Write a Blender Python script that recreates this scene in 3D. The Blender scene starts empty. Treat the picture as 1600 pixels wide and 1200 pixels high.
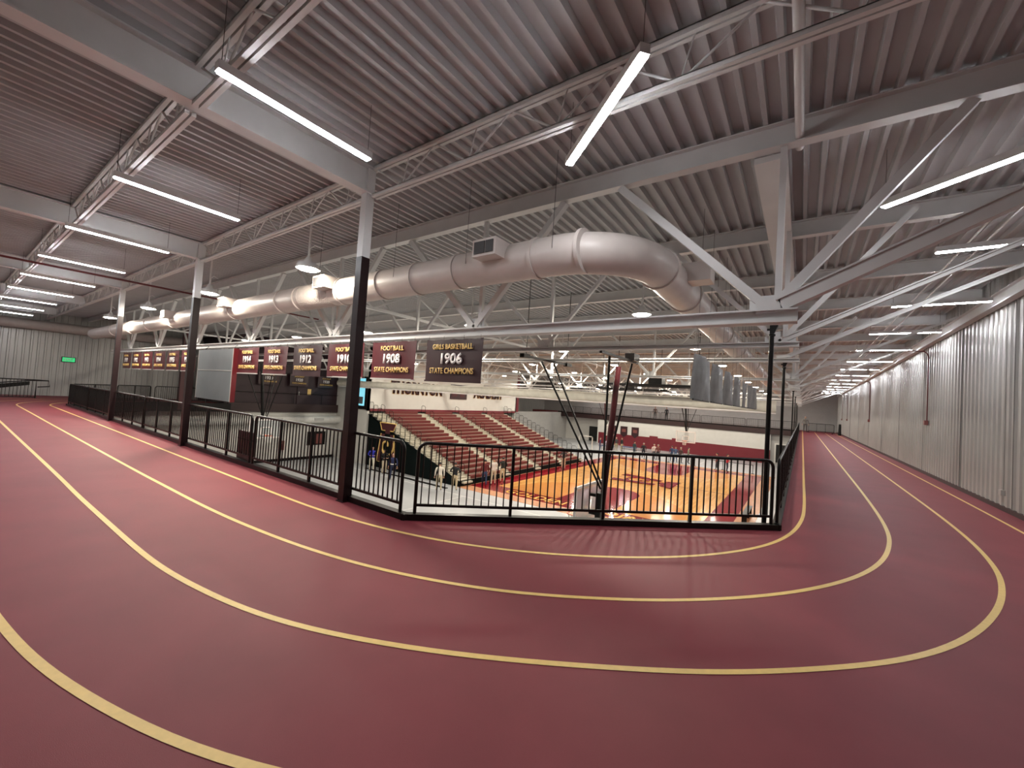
import bpy, math, random
from mathutils import Vector, Matrix
random.seed(7)
scn = bpy.context.scene
COL = scn.collection
H = 1.75                      # eye height above the upper track (track surface is z = 0)

# ---------------------------------------------------------------- camera
def make_camera():
    yaw, pitch, roll = -0.618216, 0.0341177, 0.0644573
    F = Vector((math.sin(yaw)*math.cos(pitch), math.cos(yaw)*math.cos(pitch), math.sin(pitch)))
    Rt = Vector((math.cos(yaw), -math.sin(yaw), 0)); U = Rt.cross(F)
    r = math.cos(roll)*Rt + math.sin(roll)*U
    u = -math.sin(roll)*Rt + math.cos(roll)*U
    M = Matrix(((r.x, u.x, -F.x, 0), (r.y, u.y, -F.y, 0), (r.z, u.z, -F.z, H), (0, 0, 0, 1)))
    cd = bpy.data.cameras.new('camera'); cam = bpy.data.objects.new('camera', cd)
    cd.sensor_width = 36; cd.sensor_fit = 'HORIZONTAL'; cd.lens = 36*640.55/1600
    cd.clip_start = 0.02; cd.clip_end = 300
    cam.matrix_world = M; COL.objects.link(cam); scn.camera = cam
make_camera()
# ---------------------------------------------------------------- world, exposure
w = bpy.data.worlds.new('world'); scn.world = w; w.use_nodes = True
w.node_tree.nodes['Background'].inputs[0].default_value = (0.02, 0.02, 0.022, 1)
scn.view_settings.view_transform = 'Standard'
scn.view_settings.look = 'None'
scn.view_settings.exposure = 0.0
scn.view_settings.gamma = 1.0
scn.view_settings.use_curve_mapping = False
TUBE_L, BAY_L = 116.0, 660.0        # radiance of the LED tubes and of the high-bay lamps
scn.cycles.max_bounces = 6
scn.cycles.diffuse_bounces = 4
scn.cycles.glossy_bounces = 3
scn.cycles.sample_clamp_indirect = 4.0
scn.cycles.use_denoising = True

# ---------------------------------------------------------------- materials
def lin(c):
    return tuple(((v/255)/12.92 if v <= 10 else (((v/255)+0.055)/1.055)**2.4) for v in c) + (1,)
MATS = {}
def mat(name, rgb, rough=0.5, metal=0.0, noise=0.06, scale=6.0, bump=0.0, bscale=200.0, emit=0.0, spec=0.5, alpha=1.0):
    if name in MATS: return MATS[name]
    m = bpy.data.materials.new(name); m.use_nodes = True
    nt = m.node_tree; b = nt.nodes['Principled BSDF']
    b.inputs['Roughness'].default_value = rough; b.inputs['Metallic'].default_value = metal
    b.inputs['Specular IOR Level'].default_value = spec
    c = lin(rgb)
    tc = nt.nodes.new('ShaderNodeTexCoord')
    if noise > 0:
        n = nt.nodes.new('ShaderNodeTexNoise'); n.inputs['Scale'].default_value = scale; n.inputs['Detail'].default_value = 4
        nt.links.new(tc.outputs['Object'], n.inputs['Vector'])
        r = nt.nodes.new('ShaderNodeValToRGB')
        r.color_ramp.elements[0].position = 0.3; r.color_ramp.elements[1].position = 0.7
        r.color_ramp.elements[0].color = tuple(v*(1-noise) for v in c[:3])+(1,)
        r.color_ramp.elements[1].color = tuple(min(1, v*(1+noise)) for v in c[:3])+(1,)
        nt.links.new(n.outputs['Fac'], r.inputs['Fac']); nt.links.new(r.outputs['Color'], b.inputs['Base Color'])
    else:
        b.inputs['Base Color'].default_value = c
    if bump > 0:
        n2 = nt.nodes.new('ShaderNodeTexNoise'); n2.inputs['Scale'].default_value = bscale; n2.inputs['Detail'].default_value = 3
        nt.links.new(tc.outputs['Object'], n2.inputs['Vector'])
        bp = nt.nodes.new('ShaderNodeBump'); bp.inputs['Strength'].default_value = bump; bp.inputs['Distance'].default_value = 0.002
        nt.links.new(n2.outputs['Fac'], bp.inputs['Height']); nt.links.new(bp.outputs['Normal'], b.inputs['Normal'])
    if emit > 0:
        b.inputs['Emission Color'].default_value = c; b.inputs['Emission Strength'].default_value = emit
    if alpha < 1:
        b.inputs['Alpha'].default_value = alpha
    MATS[name] = m; return m

TRACK = mat('track rubber', (124, 53, 61), rough=0.58, noise=0.08, scale=1.4, bump=0.35, bscale=260, spec=0.22)
LINE = mat('lane paint', (226, 190, 112), rough=0.5, noise=0.05, scale=20)
WHITE = mat('white painted steel', (206, 205, 204), rough=0.45, noise=0.04, scale=3)
DECK = mat('white painted roof deck', (180, 180, 181), rough=0.85, spec=0.2, noise=0.05, scale=1.5)
DUCTM = mat('painted duct metal', (196, 186, 180), rough=0.42, noise=0.05, scale=4)
BLACK = mat('black painted steel', (13, 10, 10), rough=0.38, spec=0.25, noise=0.1, scale=12)
MAROONSTEEL = mat('dark maroon painted steel', (30, 13, 15), rough=0.38, spec=0.3, noise=0.1, scale=8)
MASTM = mat('maroon mast paint', (70, 18, 24), rough=0.35, noise=0.08)
SLABEDGE = mat('dark fascia', (46, 24, 25), rough=0.5)
GALV = mat('pale ribbed wall metal', (172, 170, 167), rough=0.3, noise=0.05, scale=1.2, metal=0.2)
WALLW = mat('white wall paint', (206, 204, 199), rough=0.6, noise=0.03, scale=2)
WALLG = mat('grey wall paint', (170, 168, 166), rough=0.6, noise=0.04, scale=2)
WALLM = mat('maroon wall paint', (112, 24, 38), rough=0.5, noise=0.06, scale=1)
WALLD = mat('dark maroon wall paint', (42, 17, 26), rough=0.5, noise=0.08, scale=1)
GYMF = mat('grey gym floor', (176, 178, 182), rough=0.28, noise=0.04, scale=0.6)
COURTM = mat('court maroon paint', (132, 20, 32), rough=0.10, noise=0.05, scale=1)
APRON = mat('pale maple apron', (196, 142, 108), rough=0.22, noise=0.08, scale=3)
PAINTW = mat('white floor paint', (225, 225, 225), rough=0.35, noise=0.02)
PAINTY = mat('gold floor paint', (226, 178, 70), rough=0.3, noise=0.04)
BANM = mat('maroon banner vinyl', (70, 17, 25), rough=0.38, noise=0.08, scale=5)
BANM2 = mat('dark maroon banner vinyl', (50, 21, 27), rough=0.36, noise=0.08, scale=5)
BANG = mat('grey banner backs', (120, 122, 122), rough=0.4, noise=0.25, scale=5)
GOLD = mat('gold lettering', (228, 190, 114), rough=0.4, noise=0.04)
LETW = mat('white lettering', (232, 226, 224), rough=0.4, noise=0.02)
BENCH = mat('maroon bench', (106, 40, 38), rough=0.4, noise=0.06)
STEPM = mat('cream steps', (184, 178, 162), rough=0.5, noise=0.08, scale=9)
GREEN = mat('dark green side panel', (5, 14, 14), rough=0.6, noise=0.15, scale=1, spec=0.1)
CURT = mat('rolled curtain fabric', (205, 200, 188), rough=0.7, noise=0.10, scale=3)
PANELG = mat('grey board back', (104, 109, 113), rough=0.35, noise=0.12, scale=1.2, metal=0.2)
REDP = mat('red side panel', (84, 12, 20), rough=0.4)
GLASSM = mat('backboard', (205, 212, 214), rough=0.2, noise=0.02, alpha=0.45)
ORANGE = mat('rim orange', (210, 80, 30), rough=0.4)
NETM = mat('net cord', (225, 225, 220), rough=0.7)
DUCTL = mat('lower duct white', (206, 204, 200), rough=0.45)
TUBE = mat('LED tube glow', (250, 252, 255), noise=0, emit=TUBE_L)
BAY = mat('high bay glow', (255, 246, 228), noise=0, emit=BAY_L)
SCREEN = mat('lit screen', (112, 180, 196), noise=0.3, scale=1.3, emit=1.4)
EXITM = mat('exit green', (60, 230, 140), noise=0, emit=0.7)
DARK = mat('dark opening', (10, 9, 10), rough=0.6)
REDPIPE = mat('dark red pipe', (92, 30, 32), rough=0.45)
BOXR = mat('dull red box', (120, 66, 62), rough=0.5)
GRILLE = mat('dark grille', (52, 50, 50), rough=0.5)
TANPAINT = mat('amber stained maple', (204, 138, 72), rough=0.14, noise=0.06, scale=2)

def wood_mat():
    m = bpy.data.materials.new('court maple'); m.use_nodes = True; nt = m.node_tree; b = nt.nodes['Principled BSDF']
    b.inputs['Roughness'].default_value = 0.13
    tc = nt.nodes.new('ShaderNodeTexCoord'); mp = nt.nodes.new('ShaderNodeMapping'); mp.inputs['Rotation'].default_value = (0, 0, math.pi/2)
    br = nt.nodes.new('ShaderNodeTexBrick'); br.inputs['Scale'].default_value = 1.0
    br.inputs['Color1'].default_value = lin((224, 170, 98)); br.inputs['Color2'].default_value = lin((205, 148, 78))
    br.inputs['Mortar'].default_value = lin((170, 115, 60)); br.inputs['Mortar Size'].default_value = 0.004
    br.inputs['Brick Width'].default_value = 1.2; br.inputs['Row Height'].default_value = 0.12
    nt.links.new(tc.outputs['Object'], mp.inputs['Vector']); nt.links.new(mp.outputs['Vector'], br.inputs['Vector'])
    nt.links.new(br.outputs['Color'], b.inputs['Base Color']); return m
WOOD = wood_mat()

# ---------------------------------------------------------------- mesh helpers
class MB:
    """collects boxes, bars, tubes and prisms, built as one mesh"""
    def __init__(s): s.v = []; s.f = []; s.mi = []; s.sm = []
    def add(s, vs, fs, mi=0, smooth=False):
        o = len(s.v); s.v += [tuple(p) for p in vs]
        for f in fs: s.f.append([i+o for i in f]); s.mi.append(mi); s.sm.append(smooth)
        return s
    def box(s, x0, x1, y0, y1, z0, z1, mi=0):
        vs = [(x0,y0,z0),(x1,y0,z0),(x1,y1,z0),(x0,y1,z0),(x0,y0,z1),(x1,y0,z1),(x1,y1,z1),(x0,y1,z1)]
        return s.add(vs, [(0,3,2,1),(4,5,6,7),(0,1,5,4),(1,2,6,5),(2,3,7,6),(3,0,4,7)], mi)
    def bar(s, a, b, w, h=None, mi=0, up=(0,0,1)):
        a, b = Vector(a), Vector(b); h = h or w; d = (b-a)
        if d.length < 1e-6: return s
        d.normalize(); up = Vector(up)
        if abs(d.dot(up)) > 0.99: up = Vector((0,1,0))
        r = d.cross(up).normalized(); u = r.cross(d)
        vs = []
        for p in (a, b):
            for i, j in ((-1,-1),(1,-1),(1,1),(-1,1)): vs.append(p + r*(i*w/2) + u*(j*h/2))
        return s.add(vs, [(3,2,1,0),(4,5,6,7),(0,1,5,4),(1,2,6,5),(2,3,7,6),(3,0,4,7)], mi)
    def ibeam(s, a, b, w, h, t=0.02):
        """I-section along a->b, top of the section at the height of the points"""
        a, b = Vector(a), Vector(b); Z = Vector((0,0,1))
        s.bar(a-Z*t/2, b-Z*t/2, w, t); s.bar(a-Z*(h-t/2), b-Z*(h-t/2), w, t); s.bar(a-Z*h/2, b-Z*h/2, t, h-2*t)
        return s
    def tube(s, pts, r, n=10, mi=0, cap=True, closed=False):
        pts = [Vector(p) for p in pts]; rings = []; N = len(pts)
        rs = r if isinstance(r, (list, tuple)) else [r]*N
        prev = None
        for i, p in enumerate(pts):
            if closed: d = pts[(i+1) % N]-pts[i-1]
            else: d = (pts[min(i+1, N-1)]-pts[max(i-1, 0)])
            d.normalize()
            if prev is None:
                up = Vector((0,0,1)) if abs(d.z) < 0.95 else Vector((0,1,0))
            else: up = prev
            rr = d.cross(up).normalized(); uu = rr.cross(d).normalized(); prev = uu
            rings.append([p + rs[i]*(math.cos(2*math.pi*k/n)*rr + math.sin(2*math.pi*k/n)*uu) for k in range(n)])
        vs = [q for ring in rings for q in ring]; fs = []
        for i in range(N if closed else N-1):
            j = (i+1) % N
            for k in range(n): fs.append((i*n+k, i*n+(k+1) % n, j*n+(k+1) % n, j*n+k))
        s.add(vs, fs, mi, True)
        if cap and not closed:
            s.add(rings[0], [tuple(range(n))[::-1]], mi); s.add(rings[-1], [tuple(range(n))], mi)
        return s
    def prism(s, poly, z0, z1, mi=0):
        n = len(poly)
        vs = [(p[0], p[1], z0) for p in poly]+[(p[0], p[1], z1) for p in poly]
        fs = [tuple(range(n))[::-1], tuple(range(n, 2*n))]+[(i, (i+1) % n, n+(i+1) % n, n+i) for i in range(n)]
        return s.add(vs, fs, mi)
    def poly_ext(s, pts, d, mi=0):
        n = len(pts); d = Vector(d); pts = [Vector(p) for p in pts]
        vs = pts+[p+d for p in pts]
        fs = [tuple(range(n))[::-1], tuple(range(n, 2*n))]+[(i, (i+1) % n, n+(i+1) % n, n+i) for i in range(n)]
        return s.add(vs, fs, mi)
    def mesh(s, name, mats):
        me = bpy.data.meshes.new(name); me.from_pydata(s.v, [], s.f)
        for m in (mats if isinstance(mats, (list, tuple)) else [mats]): me.materials.append(m)
        me.polygons.foreach_set('material_index', s.mi); me.polygons.foreach_set('use_smooth', s.sm)
        me.update(); return me
    def build(s, name, mats, parent=None, loc=None):
        o = bpy.data.objects.new(name, s.mesh(name, mats)); COL.objects.link(o)
        if parent: o.parent = parent
        if loc: o.location = loc
        return o

def tag(o, label=None, cat=None, group=None, kind=None):
    if label: o['label'] = label
    if cat: o['category'] = cat
    if group: o['group'] = group
    if kind: o['kind'] = kind
    return o
def empty(name, loc=(0,0,0), rz=0.0):
    o = bpy.data.objects.new(name, None); COL.objects.link(o); o.location = loc; o.rotation_euler = (0,0,rz); o.empty_display_size = 0.2
    return o
def thing(name, label, cat, loc=(0,0,0), rz=0.0, group=None):
    return tag(empty(name, loc, rz), label, cat, group)
def struct(name, mb, m, parent=None, label=None):
    o = mb.build(name, m, parent)
    if parent is None: o['kind'] = 'structure'
    if label: o['label'] = label
    return o
KIDS = {}
def copy_tree(o, parent=None):
    c = o.copy(); COL.objects.link(c)
    if parent: c.parent = parent
    for ch in list(o.children): copy_tree(ch, c)
    return c
ORD = ['nearest','second','third','fourth','fifth','sixth','seventh','eighth','ninth','tenth','eleventh','twelfth','thirteenth','fourteenth','fifteenth','sixteenth','seventeenth','eighteenth','nineteenth','twentieth','twenty-first','twenty-second']

def text_mesh(txt, w, h, depth=0.006, bold=0.02, name='lettering'):
    """built-in font outlined, scaled to w x h, centred, in the local XZ plane facing -Y"""
    cu = bpy.data.curves.new(name, 'FONT'); cu.body = txt; cu.size = 1; cu.extrude = 0.0; cu.offset = bold; cu.resolution_u = 3
    o = bpy.data.objects.new(name, cu); COL.objects.link(o)
    bpy.context.view_layer.update()
    me = bpy.data.meshes.new_from_object(o.evaluated_get(bpy.context.evaluated_depsgraph_get()))
    bpy.data.objects.remove(o)
    xs = [v.co.x for v in me.vertices]; ys = [v.co.y for v in me.vertices]
    x0, x1, y0, y1 = min(xs), max(xs), min(ys), max(ys)
    for v in me.vertices:
        v.co = Vector(((v.co.x-(x0+x1)/2)*w/(x1-x0), 0, (v.co.y-(y0+y1)/2)*h/(y1-y0)))
    # give it thickness
    import bmesh
    bm = bmesh.new(); bm.from_mesh(me)
    r = bmesh.ops.extrude_face_region(bm, geom=bm.faces[:])
    for g in r['geom']:
        if isinstance(g, bmesh.types.BMVert): g.co.y -= depth
    bm.to_mesh(me); bm.free(); me.name = name
    return me
def text_obj(txt, w, h, m, parent, loc, rz=0.0, rx=0.0, bold=0.02, name='lettering', depth=0.006):
    me = text_mesh(txt, w, h, depth, bold, name); me.materials.clear(); me.materials.append(m)
    o = bpy.data.objects.new(name, me); COL.objects.link(o)
    if parent: o.parent = parent
    o.location = loc; o.rotation_euler = (rx, 0, rz); return o

# ================================================================ SETTING
XW, XE, YS, YN = -39.2, 3.64, -0.35, 66.0      # outer walls
F0 = -4.5                                      # gym floor level
ZD = 5.25                                      # underside of the deck ribs
YF = 62.0                                      # far fence line
XO = -34.0                                     # west edge of the opening
XR = -0.27                                     # fence line of the right straight
YL = 3.84                                      # fence line of the left straight
A1 = (-4.39, YL); A2 = (XR, 7.58)              # chamfered near corner
B1 = (-29.0, YL); B2 = (XO+1.0, 7.9)           # chamfered far-left corner

fl = MB(); T = -0.45
fl.prism([(XW,YS),(XE,YS),(XE,YL),(XW,YL)], T, 0)
fl.prism([(XR,YL),(XE,YL),(XE,YN),(XR,YN)], T, 0)
fl.prism([A1,(XR,YL),A2], T, 0)
fl.prism([(XW,YL),B1,B2,(XO,7.9),(XW,7.9)], T, 0)
fl.prism([(XW,7.9),(XO,7.9),(XO,12.2),(XW,12.2)], T, 0)
fl.prism([(XO,7.9),B2,(B2[0],12.2),(XO,12.2)], T, 0)
fl.prism([(XW,12.2),(XO,12.2),(XO,22.0),(XW,22.0)], T, 0)
fl.prism([(XW,YF),(XR,YF),(XR,YN),(XW,YN)], T, 0)
floor = struct('floor', fl, TRACK, label='maroon rubber running track on the upper level')

def smooth_path(P, step=0.15, it=6):
    P = [Vector((p[0], p[1])) for p in P]; out = []
    for i in range(len(P)-1):
        p0 = P[max(i-1,0)]; p1 = P[i]; p2 = P[i+1]; p3 = P[min(i+2,len(P)-1)]
        n = max(2, int((p2-p1).length/step))
        for k in range(n):
            t = k/n
            out.append(0.5*((2*p1)+(p2-p0)*t+(2*p0-5*p1+4*p2-p3)*t*t+(3*p1-p0-3*p2+p3)*t**3))
    out.append(P[-1])
    for _ in range(it):
        out = [out[0]]+[(out[i-1]+2*out[i]+out[i+1])/4 for i in range(1, len(out)-1)]+[out[-1]]
    return out
def ribbon(path, w, z=0.003):
    mb = MB(); vs = []; n = len(path)
    for i, p in enumerate(path):
        d = (path[min(i+1,n-1)]-path[max(i-1,0)]).normalized(); q = Vector((-d.y, d.x))*w/2
        vs += [(p.x+q.x, p.y+q.y, z), (p.x-q.x, p.y-q.y, z)]
    mb.add(vs, [(2*i, 2*i+1, 2*i+3, 2*i+2) for i in range(n-1)]); return mb
CX, CY = -28.6, 9.0
def west_arc(r):
    pts = [(CX-r*math.sin(a), CY-r*math.cos(a)) for a in [math.radians(k) for k in range(95, -1, -5)]]
    return pts
lanes = [
 (5.75, [(-20,3.25),(-15,3.25),(-10,3.24),(-8,3.24),(-6.6,3.24),(-5.4,3.27),(-4.24,3.41),(-3.21,3.70),(-2.29,4.19),(-1.49,4.84),(-.92,5.50),(-.42,6.37),(-.12,7.31),(.04,8.52),(.09,10.1),(.09,14),(.09,20),(.09,35),(.09,61)]),
 (6.77, [(-20,2.22),(-15,2.22),(-10,2.22),(-8.4,2.23),(-6.6,2.25),(-5.4,2.31),(-4.26,2.43),(-3.24,2.65),(-2.29,3.02),(-1.61,3.45),(-.91,4.02),(-.21,4.80),(.35,5.68),(.77,6.67),(1.05,7.88),(1.20,9.51),(1.25,13.2),(1.25,20),(1.25,35),(1.25,61)]),
 (7.72, [(-20,1.28),(-15,1.28),(-10,1.28),(-8.2,1.27),(-6.3,1.28),(-5.3,1.29),(-4.5,1.33),(-3.45,1.49),(-2.70,1.73),(-1.89,2.13),(-1.16,2.60),(-.48,3.10),(.08,3.62),(.66,4.26),(1.12,4.98),(1.52,5.87),(1.84,6.87),(2.08,8.17),(2.22,10.6),(2.25,16.3),(2.25,25),(2.25,61)]),
 (8.72, [(-20,.26),(-12,.26),(-8,.26),(-6.5,.265),(-5.3,.30),(-4.38,.37),(-3.61,.47),(-2.98,.61),(-2.45,.76),(-1.97,.95),(-1.2,1.36),(-.4,1.92),(.4,2.6),(1.2,3.45),(1.9,4.5),(2.5,5.8),(2.9,7.3),(3.10,9.0),(3.16,11),(3.18,14.5),(3.18,22),(3.18,61)]),
]
for r, pts in lanes:
    P = [(CX-r, 61), (CX-r, 30), (CX-r, 16)] + west_arc(r)[1:] + [(-24, CY-r)] + pts
    ribbon(smooth_path(P), 0.052).build('lane_line', LINE, floor)

# kerb, slab edge and inner fascia
def run(pts, w, z0, z1, name, m, off=0.0):
    mb = MB()
    for a, b in zip(pts[:-1], pts[1:]):
        a, b = Vector(a), Vector(b); d = (b-a).normalized(); q = Vector((-d.y, d.x))*off
        mb.bar((a.x+q.x-d.x*w*.4, a.y+q.y-d.y*w*.4, (z0+z1)/2), (b.x+q.x+d.x*w*.4, b.y+q.y+d.y*w*.4, (z0+z1)/2), w, z1-z0)
    return mb.build(name, m)
loop = [(XO,22.0),(XO,12.2),(B2[0],12.2),B2,B1,A1,A2,(XR,YF),(XO,YF)]
tag(run(loop, 0.11, -0.5, 0.085, 'trim_1', BLACK, off=0.0), kind='structure', label='black steel kerb and fascia along the edge of the upper track')
tag(run([(XR+.015,YF+.05),(XO,YF+.05)], 0.3, -0.75, -0.1, 'trim_2', SLABEDGE), kind='structure')
tag(run([(XO+.1,22.0),(XO+.1,12.2)], 0.2, -0.55, 0.12, 'trim_3', SLABEDGE), kind='structure')

# lower gym floor
struct('floor.001', MB().box(XW, XE, YS, YN, F0-0.2, F0), GYMF, label='grey gym floor on the lower level')
# ribbed walls
def ribbed(a, b, z0, z1, nrm, pitch=0.30, depth=0.035):
    a, b, nrm = Vector((a[0],a[1],0)), Vector((b[0],b[1],0)), Vector((nrm[0],nrm[1],0)); L = (b-a).length; d = (b-a)/L
    prof = []; n = int(L/pitch)
    for i in range(n):
        s = i*pitch
        for ds, h in ((0,0),(0.17,0),(0.19,depth),(0.27,depth),(0.29,0)): prof.append(a+d*(s+ds)+nrm*h)
    prof.append(b)
    vs = [(p.x,p.y,z0) for p in prof]+[(p.x,p.y,z1) for p in prof]; m = len(prof)
    mb = MB(); mb.add(vs, [(i,i+1,m+i+1,m+i) for i in range(m-1)])
    q = [a-nrm*.15, b-nrm*.15]
    mb.add([(a.x,a.y,z0),(b.x,b.y,z0),(q[1].x,q[1].y,z0),(q[0].x,q[0].y,z0),(a.x,a.y,z1),(b.x,b.y,z1),(q[1].x,q[1].y,z1),(q[0].x,q[0].y,z1)],
           [(0,3,2,1),(4,5,6,7),(1,2,6,5),(2,3,7,6),(3,0,4,7)])
    return mb
ZR = ZD+0.2
struct('wall_east', ribbed((XE,YS),(XE,YN), F0, ZR, (-1,0)), GALV)
struct('wall_west', ribbed((XW,YN),(XW,YS), F0, ZR, (1,0)), GALV)
struct('wall_south', ribbed((XW,YS),(XE,YS), F0, ZR, (0,1)), GALV)
struct('wall_north', MB().box(XW, XE, YN, YN+.15, F0, ZR), WALLG)
# seams and a darker base trim on the east wall
SEAM = mat('grey wall seam', (112, 110, 108), rough=0.5)
sm = MB()
for y in (9.6, 13.05, 16.6, 20.9, 25.5, 30.5, 36, 42, 49, 56): sm.box(XE-.045, XE-.03, y, y+.02, 0.02, 4.5)
tag(sm.build('trim_4', SEAM), kind='structure')
tag(MB().box(XE-.05, XE-.0, YS, YN, 0, 0.1).build('baseboard_east', SLABEDGE), kind='structure')
ev = MB(); ev.ibeam((XE-.14, YS, 4.78), (XE-.14, YN, 4.78), .16, .28)
tag(ev.build('roof_beam', WHITE), 'white eave beam running along the top of the ribbed east wall', 'beam')

# deck
dk = MB(); x = XW-.1; prof = []; PIT = 0.2
while x < XE+.1:
    for dx, z in ((0,ZD),(0.05,ZD),(0.068,ZD+.078),(0.182,ZD+.078)): prof.append((x+dx, z))
    x += PIT
m = len(prof); vs = [(p[0],YS-.1,p[1]) for p in prof]+[(p[0],YN+.1,p[1]) for p in prof]
dk.add(vs, [(i,m+i,m+i+1,i+1) for i in range(m-1)])
dk.box(XW-.1, XE+.1, YS-.1, YN+.1, ZD+.09, ZD+.2)
struct('ceiling', dk, DECK)

# north lower wall below the far track
struct('wall_north.001', MB().box(-26.5, -3.2, YF, YF+.2, F0+1.75, -0.45), WALLW)
struct('wall_north.002', MB().box(-26.5, -3.2, YF-.01, YF+.2, F0, F0+1.75), WALLM)
struct('wall_north.003', MB().box(-34, -26.5, YF+2, YF+2.2, F0, -0.45).box(-26.7,-26.5,YF,YF+2.2,F0,-.45), WALLW)
struct('wall_north.004', MB().box(-3.2, 3.6, YF+.5, YF+.7, F0, -0.45), WALLG)
# west lower wall
struct('wall_west.001', MB().box(XO-.2, XO, YS, 21.0, F0, -0.45), WALLW)
tag(MB().box(XO, XO+.05, YS, 21.0, F0, F0+.22).build('baseboard_west', BLACK), kind='structure')
# maroon upper wall with its door, return wall and white wall with the school name
struct('wall_west.002', MB().box(XO-.25, XO-.1, 12.2, 22.0, 0, ZD).box(XW, XO-.25, 12.2, 12.35, 0, ZD), WALLD)
struct('wall_west.003', MB().box(-34.2, -29.5, 21.0, 21.2, F0, ZD), WALLW)
struct('wall_west.004', MB().box(-29.7, -29.5, 21.0, 42.7, -0.1, ZD), WALLW)
struct('wall_west.005', MB().box(-34.2, -29.5, 42.5, 42.7, F0, ZD), WALLW)
struct('wall_west.006', MB().box(-31.6, -31.4, 42.7, 46.0, -0.1, ZD), WALLM)
struct('wall_west.007', MB().box(-34.2, -33.4, 42.7, YF+2, F0, -.1), WALLG)
dr = MB().box(XO-.1, XO-.04, 17.4, 19.2, 0.02, 2.2); d1 = struct('door_1', dr, WALLD)
MB().box(XO-.04, XO-.015, 18.25, 18.55, 0.9, 1.4).build('door_sign', GOLD, d1)
MB().box(XO-.04, XO+.01, 17.5, 17.56, 0.85, 1.15).build('door_handle', WALLG, d1)
# ground level openings on the north side
d2 = struct('door_2', MB().box(-2.6, -0.8, YF+.44, YF+.5, F0+.25, F0+2.5), DARK)
MB().box(-2.75, -2.6, YF+.4, YF+.5, F0+.1, F0+2.65).box(-.8, -.65, YF+.4, YF+.5, F0+.1, F0+2.65).box(-2.6,-.8,YF+.4,YF+.5,F0+2.5,F0+2.65).build('door_frame', WALLW, d2)
d3 = struct('door_3', MB().box(-29.0, -27.4, YF+1.92, YF+1.99, F0, F0+2.4), DARK)

# ================================================================ RAILINGS
def railing(a, b, label, posts=3, fine=True, spacing=0.107, ra=True, rb=True, name='railing', m=BLACK, h=1.05):
    a, b = Vector((a[0],a[1],0)), Vector((b[0],b[1],0)); L = (b-a).length
    ang = math.atan2(b.y-a.y, b.x-a.x)
    t = thing(name, label, 'railing', (a.x, a.y, 0), ang, 'black picket railings round the track opening')
    zb = 0.085
    R = 0.12
    # rounded frame: two end posts and the top rail in one bent tube
    q15 = [math.radians(k) for k in range(0,91,15)]
    pts = [(0.03,0,zb)]+[(0.03+R-R*math.cos(q),0,h-R+R*math.sin(q)) for q in q15] if ra else [(0.0,0,h)]
    pts += [(L-0.03-R+R*math.sin(q),0,h-R+R*math.cos(q)) for q in q15]+[(L-0.03,0,zb)] if rb else [(L,0,h)]
    MB().tube(pts, 0.024, 8).build('top_rail', m, t)
    MB().bar((0.03 if ra else 0,0,0.2),(L-0.03 if rb else L,0,0.2),0.03,0.035).build('bottom_rail', m, t)
    n = posts+1
    for i in range(1, n):
        MB().box(L*i/n-.02, L*i/n+.02, -.02, .02, zb, h-.01).build('post', m, t)
    pm = MB().box(-.008, .008, -.008, .008, 0.2, h-.01)
    cnt = 0; inf = MB(); proto = None
    for i in range(n):
        x0 = L*i/n; x1 = L*(i+1)/n; k = max(2, int(round((x1-x0)/spacing)))
        for j in range(1, k):
            x = x0+(x1-x0)*j/k
            if fine and cnt < 99:
                if proto is None: proto = pm.mesh('picket', m)
                o = bpy.data.objects.new('picket', proto); COL.objects.link(o); o.parent = t; o.location = (x,0,0)
            else: inf.box(x-.008, x+.008, -.008, .008, 0.2, h-.01)
            cnt += 1
    if not fine: inf.build('picket', m, t)
    return t
dch = (Vector(A2)-Vector(A1)).normalized()
ca = Vector(A1)+dch*0.10; cb = Vector(A2)-dch*0.06
railing(ca, cb, 'black picket railing across the cut corner, in front of the wooden court')
COLX = [-5.72, -12.85, -20.35, -27.7]
lp = [(-4.46,-5.645,0,True,1,0),(-5.795,-9.08,2,True,0,1),(-9.16,-12.76,2,True,1,0),(-12.94,-16.6,2,True,0,1),(-16.68,-20.26,2,False,1,0),(-20.44,-24.6,2,False,0,1),(-24.68,-28.95,2,False,1,1)]
lpl = ['short railing panel between the nearest dark column and the cut corner','railing panel left of the nearest dark column, beside the left straight',
 'railing panel right of the second dark column, with its rounded end at mid span','railing panel just left of the second dark column','railing panel just right of the third dark column',
 'railing panel just left of the third dark column','last railing panel of the left straight, ending at the far left corner']
for (x0,x1,ps,fn,e0,e1), lb in zip(lp, lpl): railing((x0,YL),(x1,YL), lb, posts=ps, fine=fn, ra=e0, rb=e1)
db = (Vector(B2)-Vector(B1)); bm_ = Vector(B1)+db*0.5
railing(Vector(B1)+db*.02, bm_-db*.01, 'far left corner railing panel in front of the ribbed wall, nearer half', posts=1, fine=False)
railing(bm_+db*.01, Vector(B2)-db*.02, 'far left corner railing panel in front of the ribbed wall, farther half', posts=1, fine=False)
railing((B2[0],8.0),(B2[0],12.1), 'railing panel beyond the far left corner, ending at the dark maroon wall', posts=2, fine=False)
y = 7.68; i = 0
while y < 60:
    L = 5.3 if y+5.3 < YF else YF-y
    railing((XR,y),(XR,y+L-.06), 'railing panel on the inner side of the right straight, %s from the cut corner' % ORD[i], posts=3, fine=(i==0)); y += L; i += 1
for i in range(6):
    x0 = XR-.3-i*5.5
    railing((x0,YF),(x0-5.4,YF), 'far railing above the white and maroon north wall, %s panel from the right' % ['first','second','third','fourth','fifth','sixth'][i], posts=3, fine=False)
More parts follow.
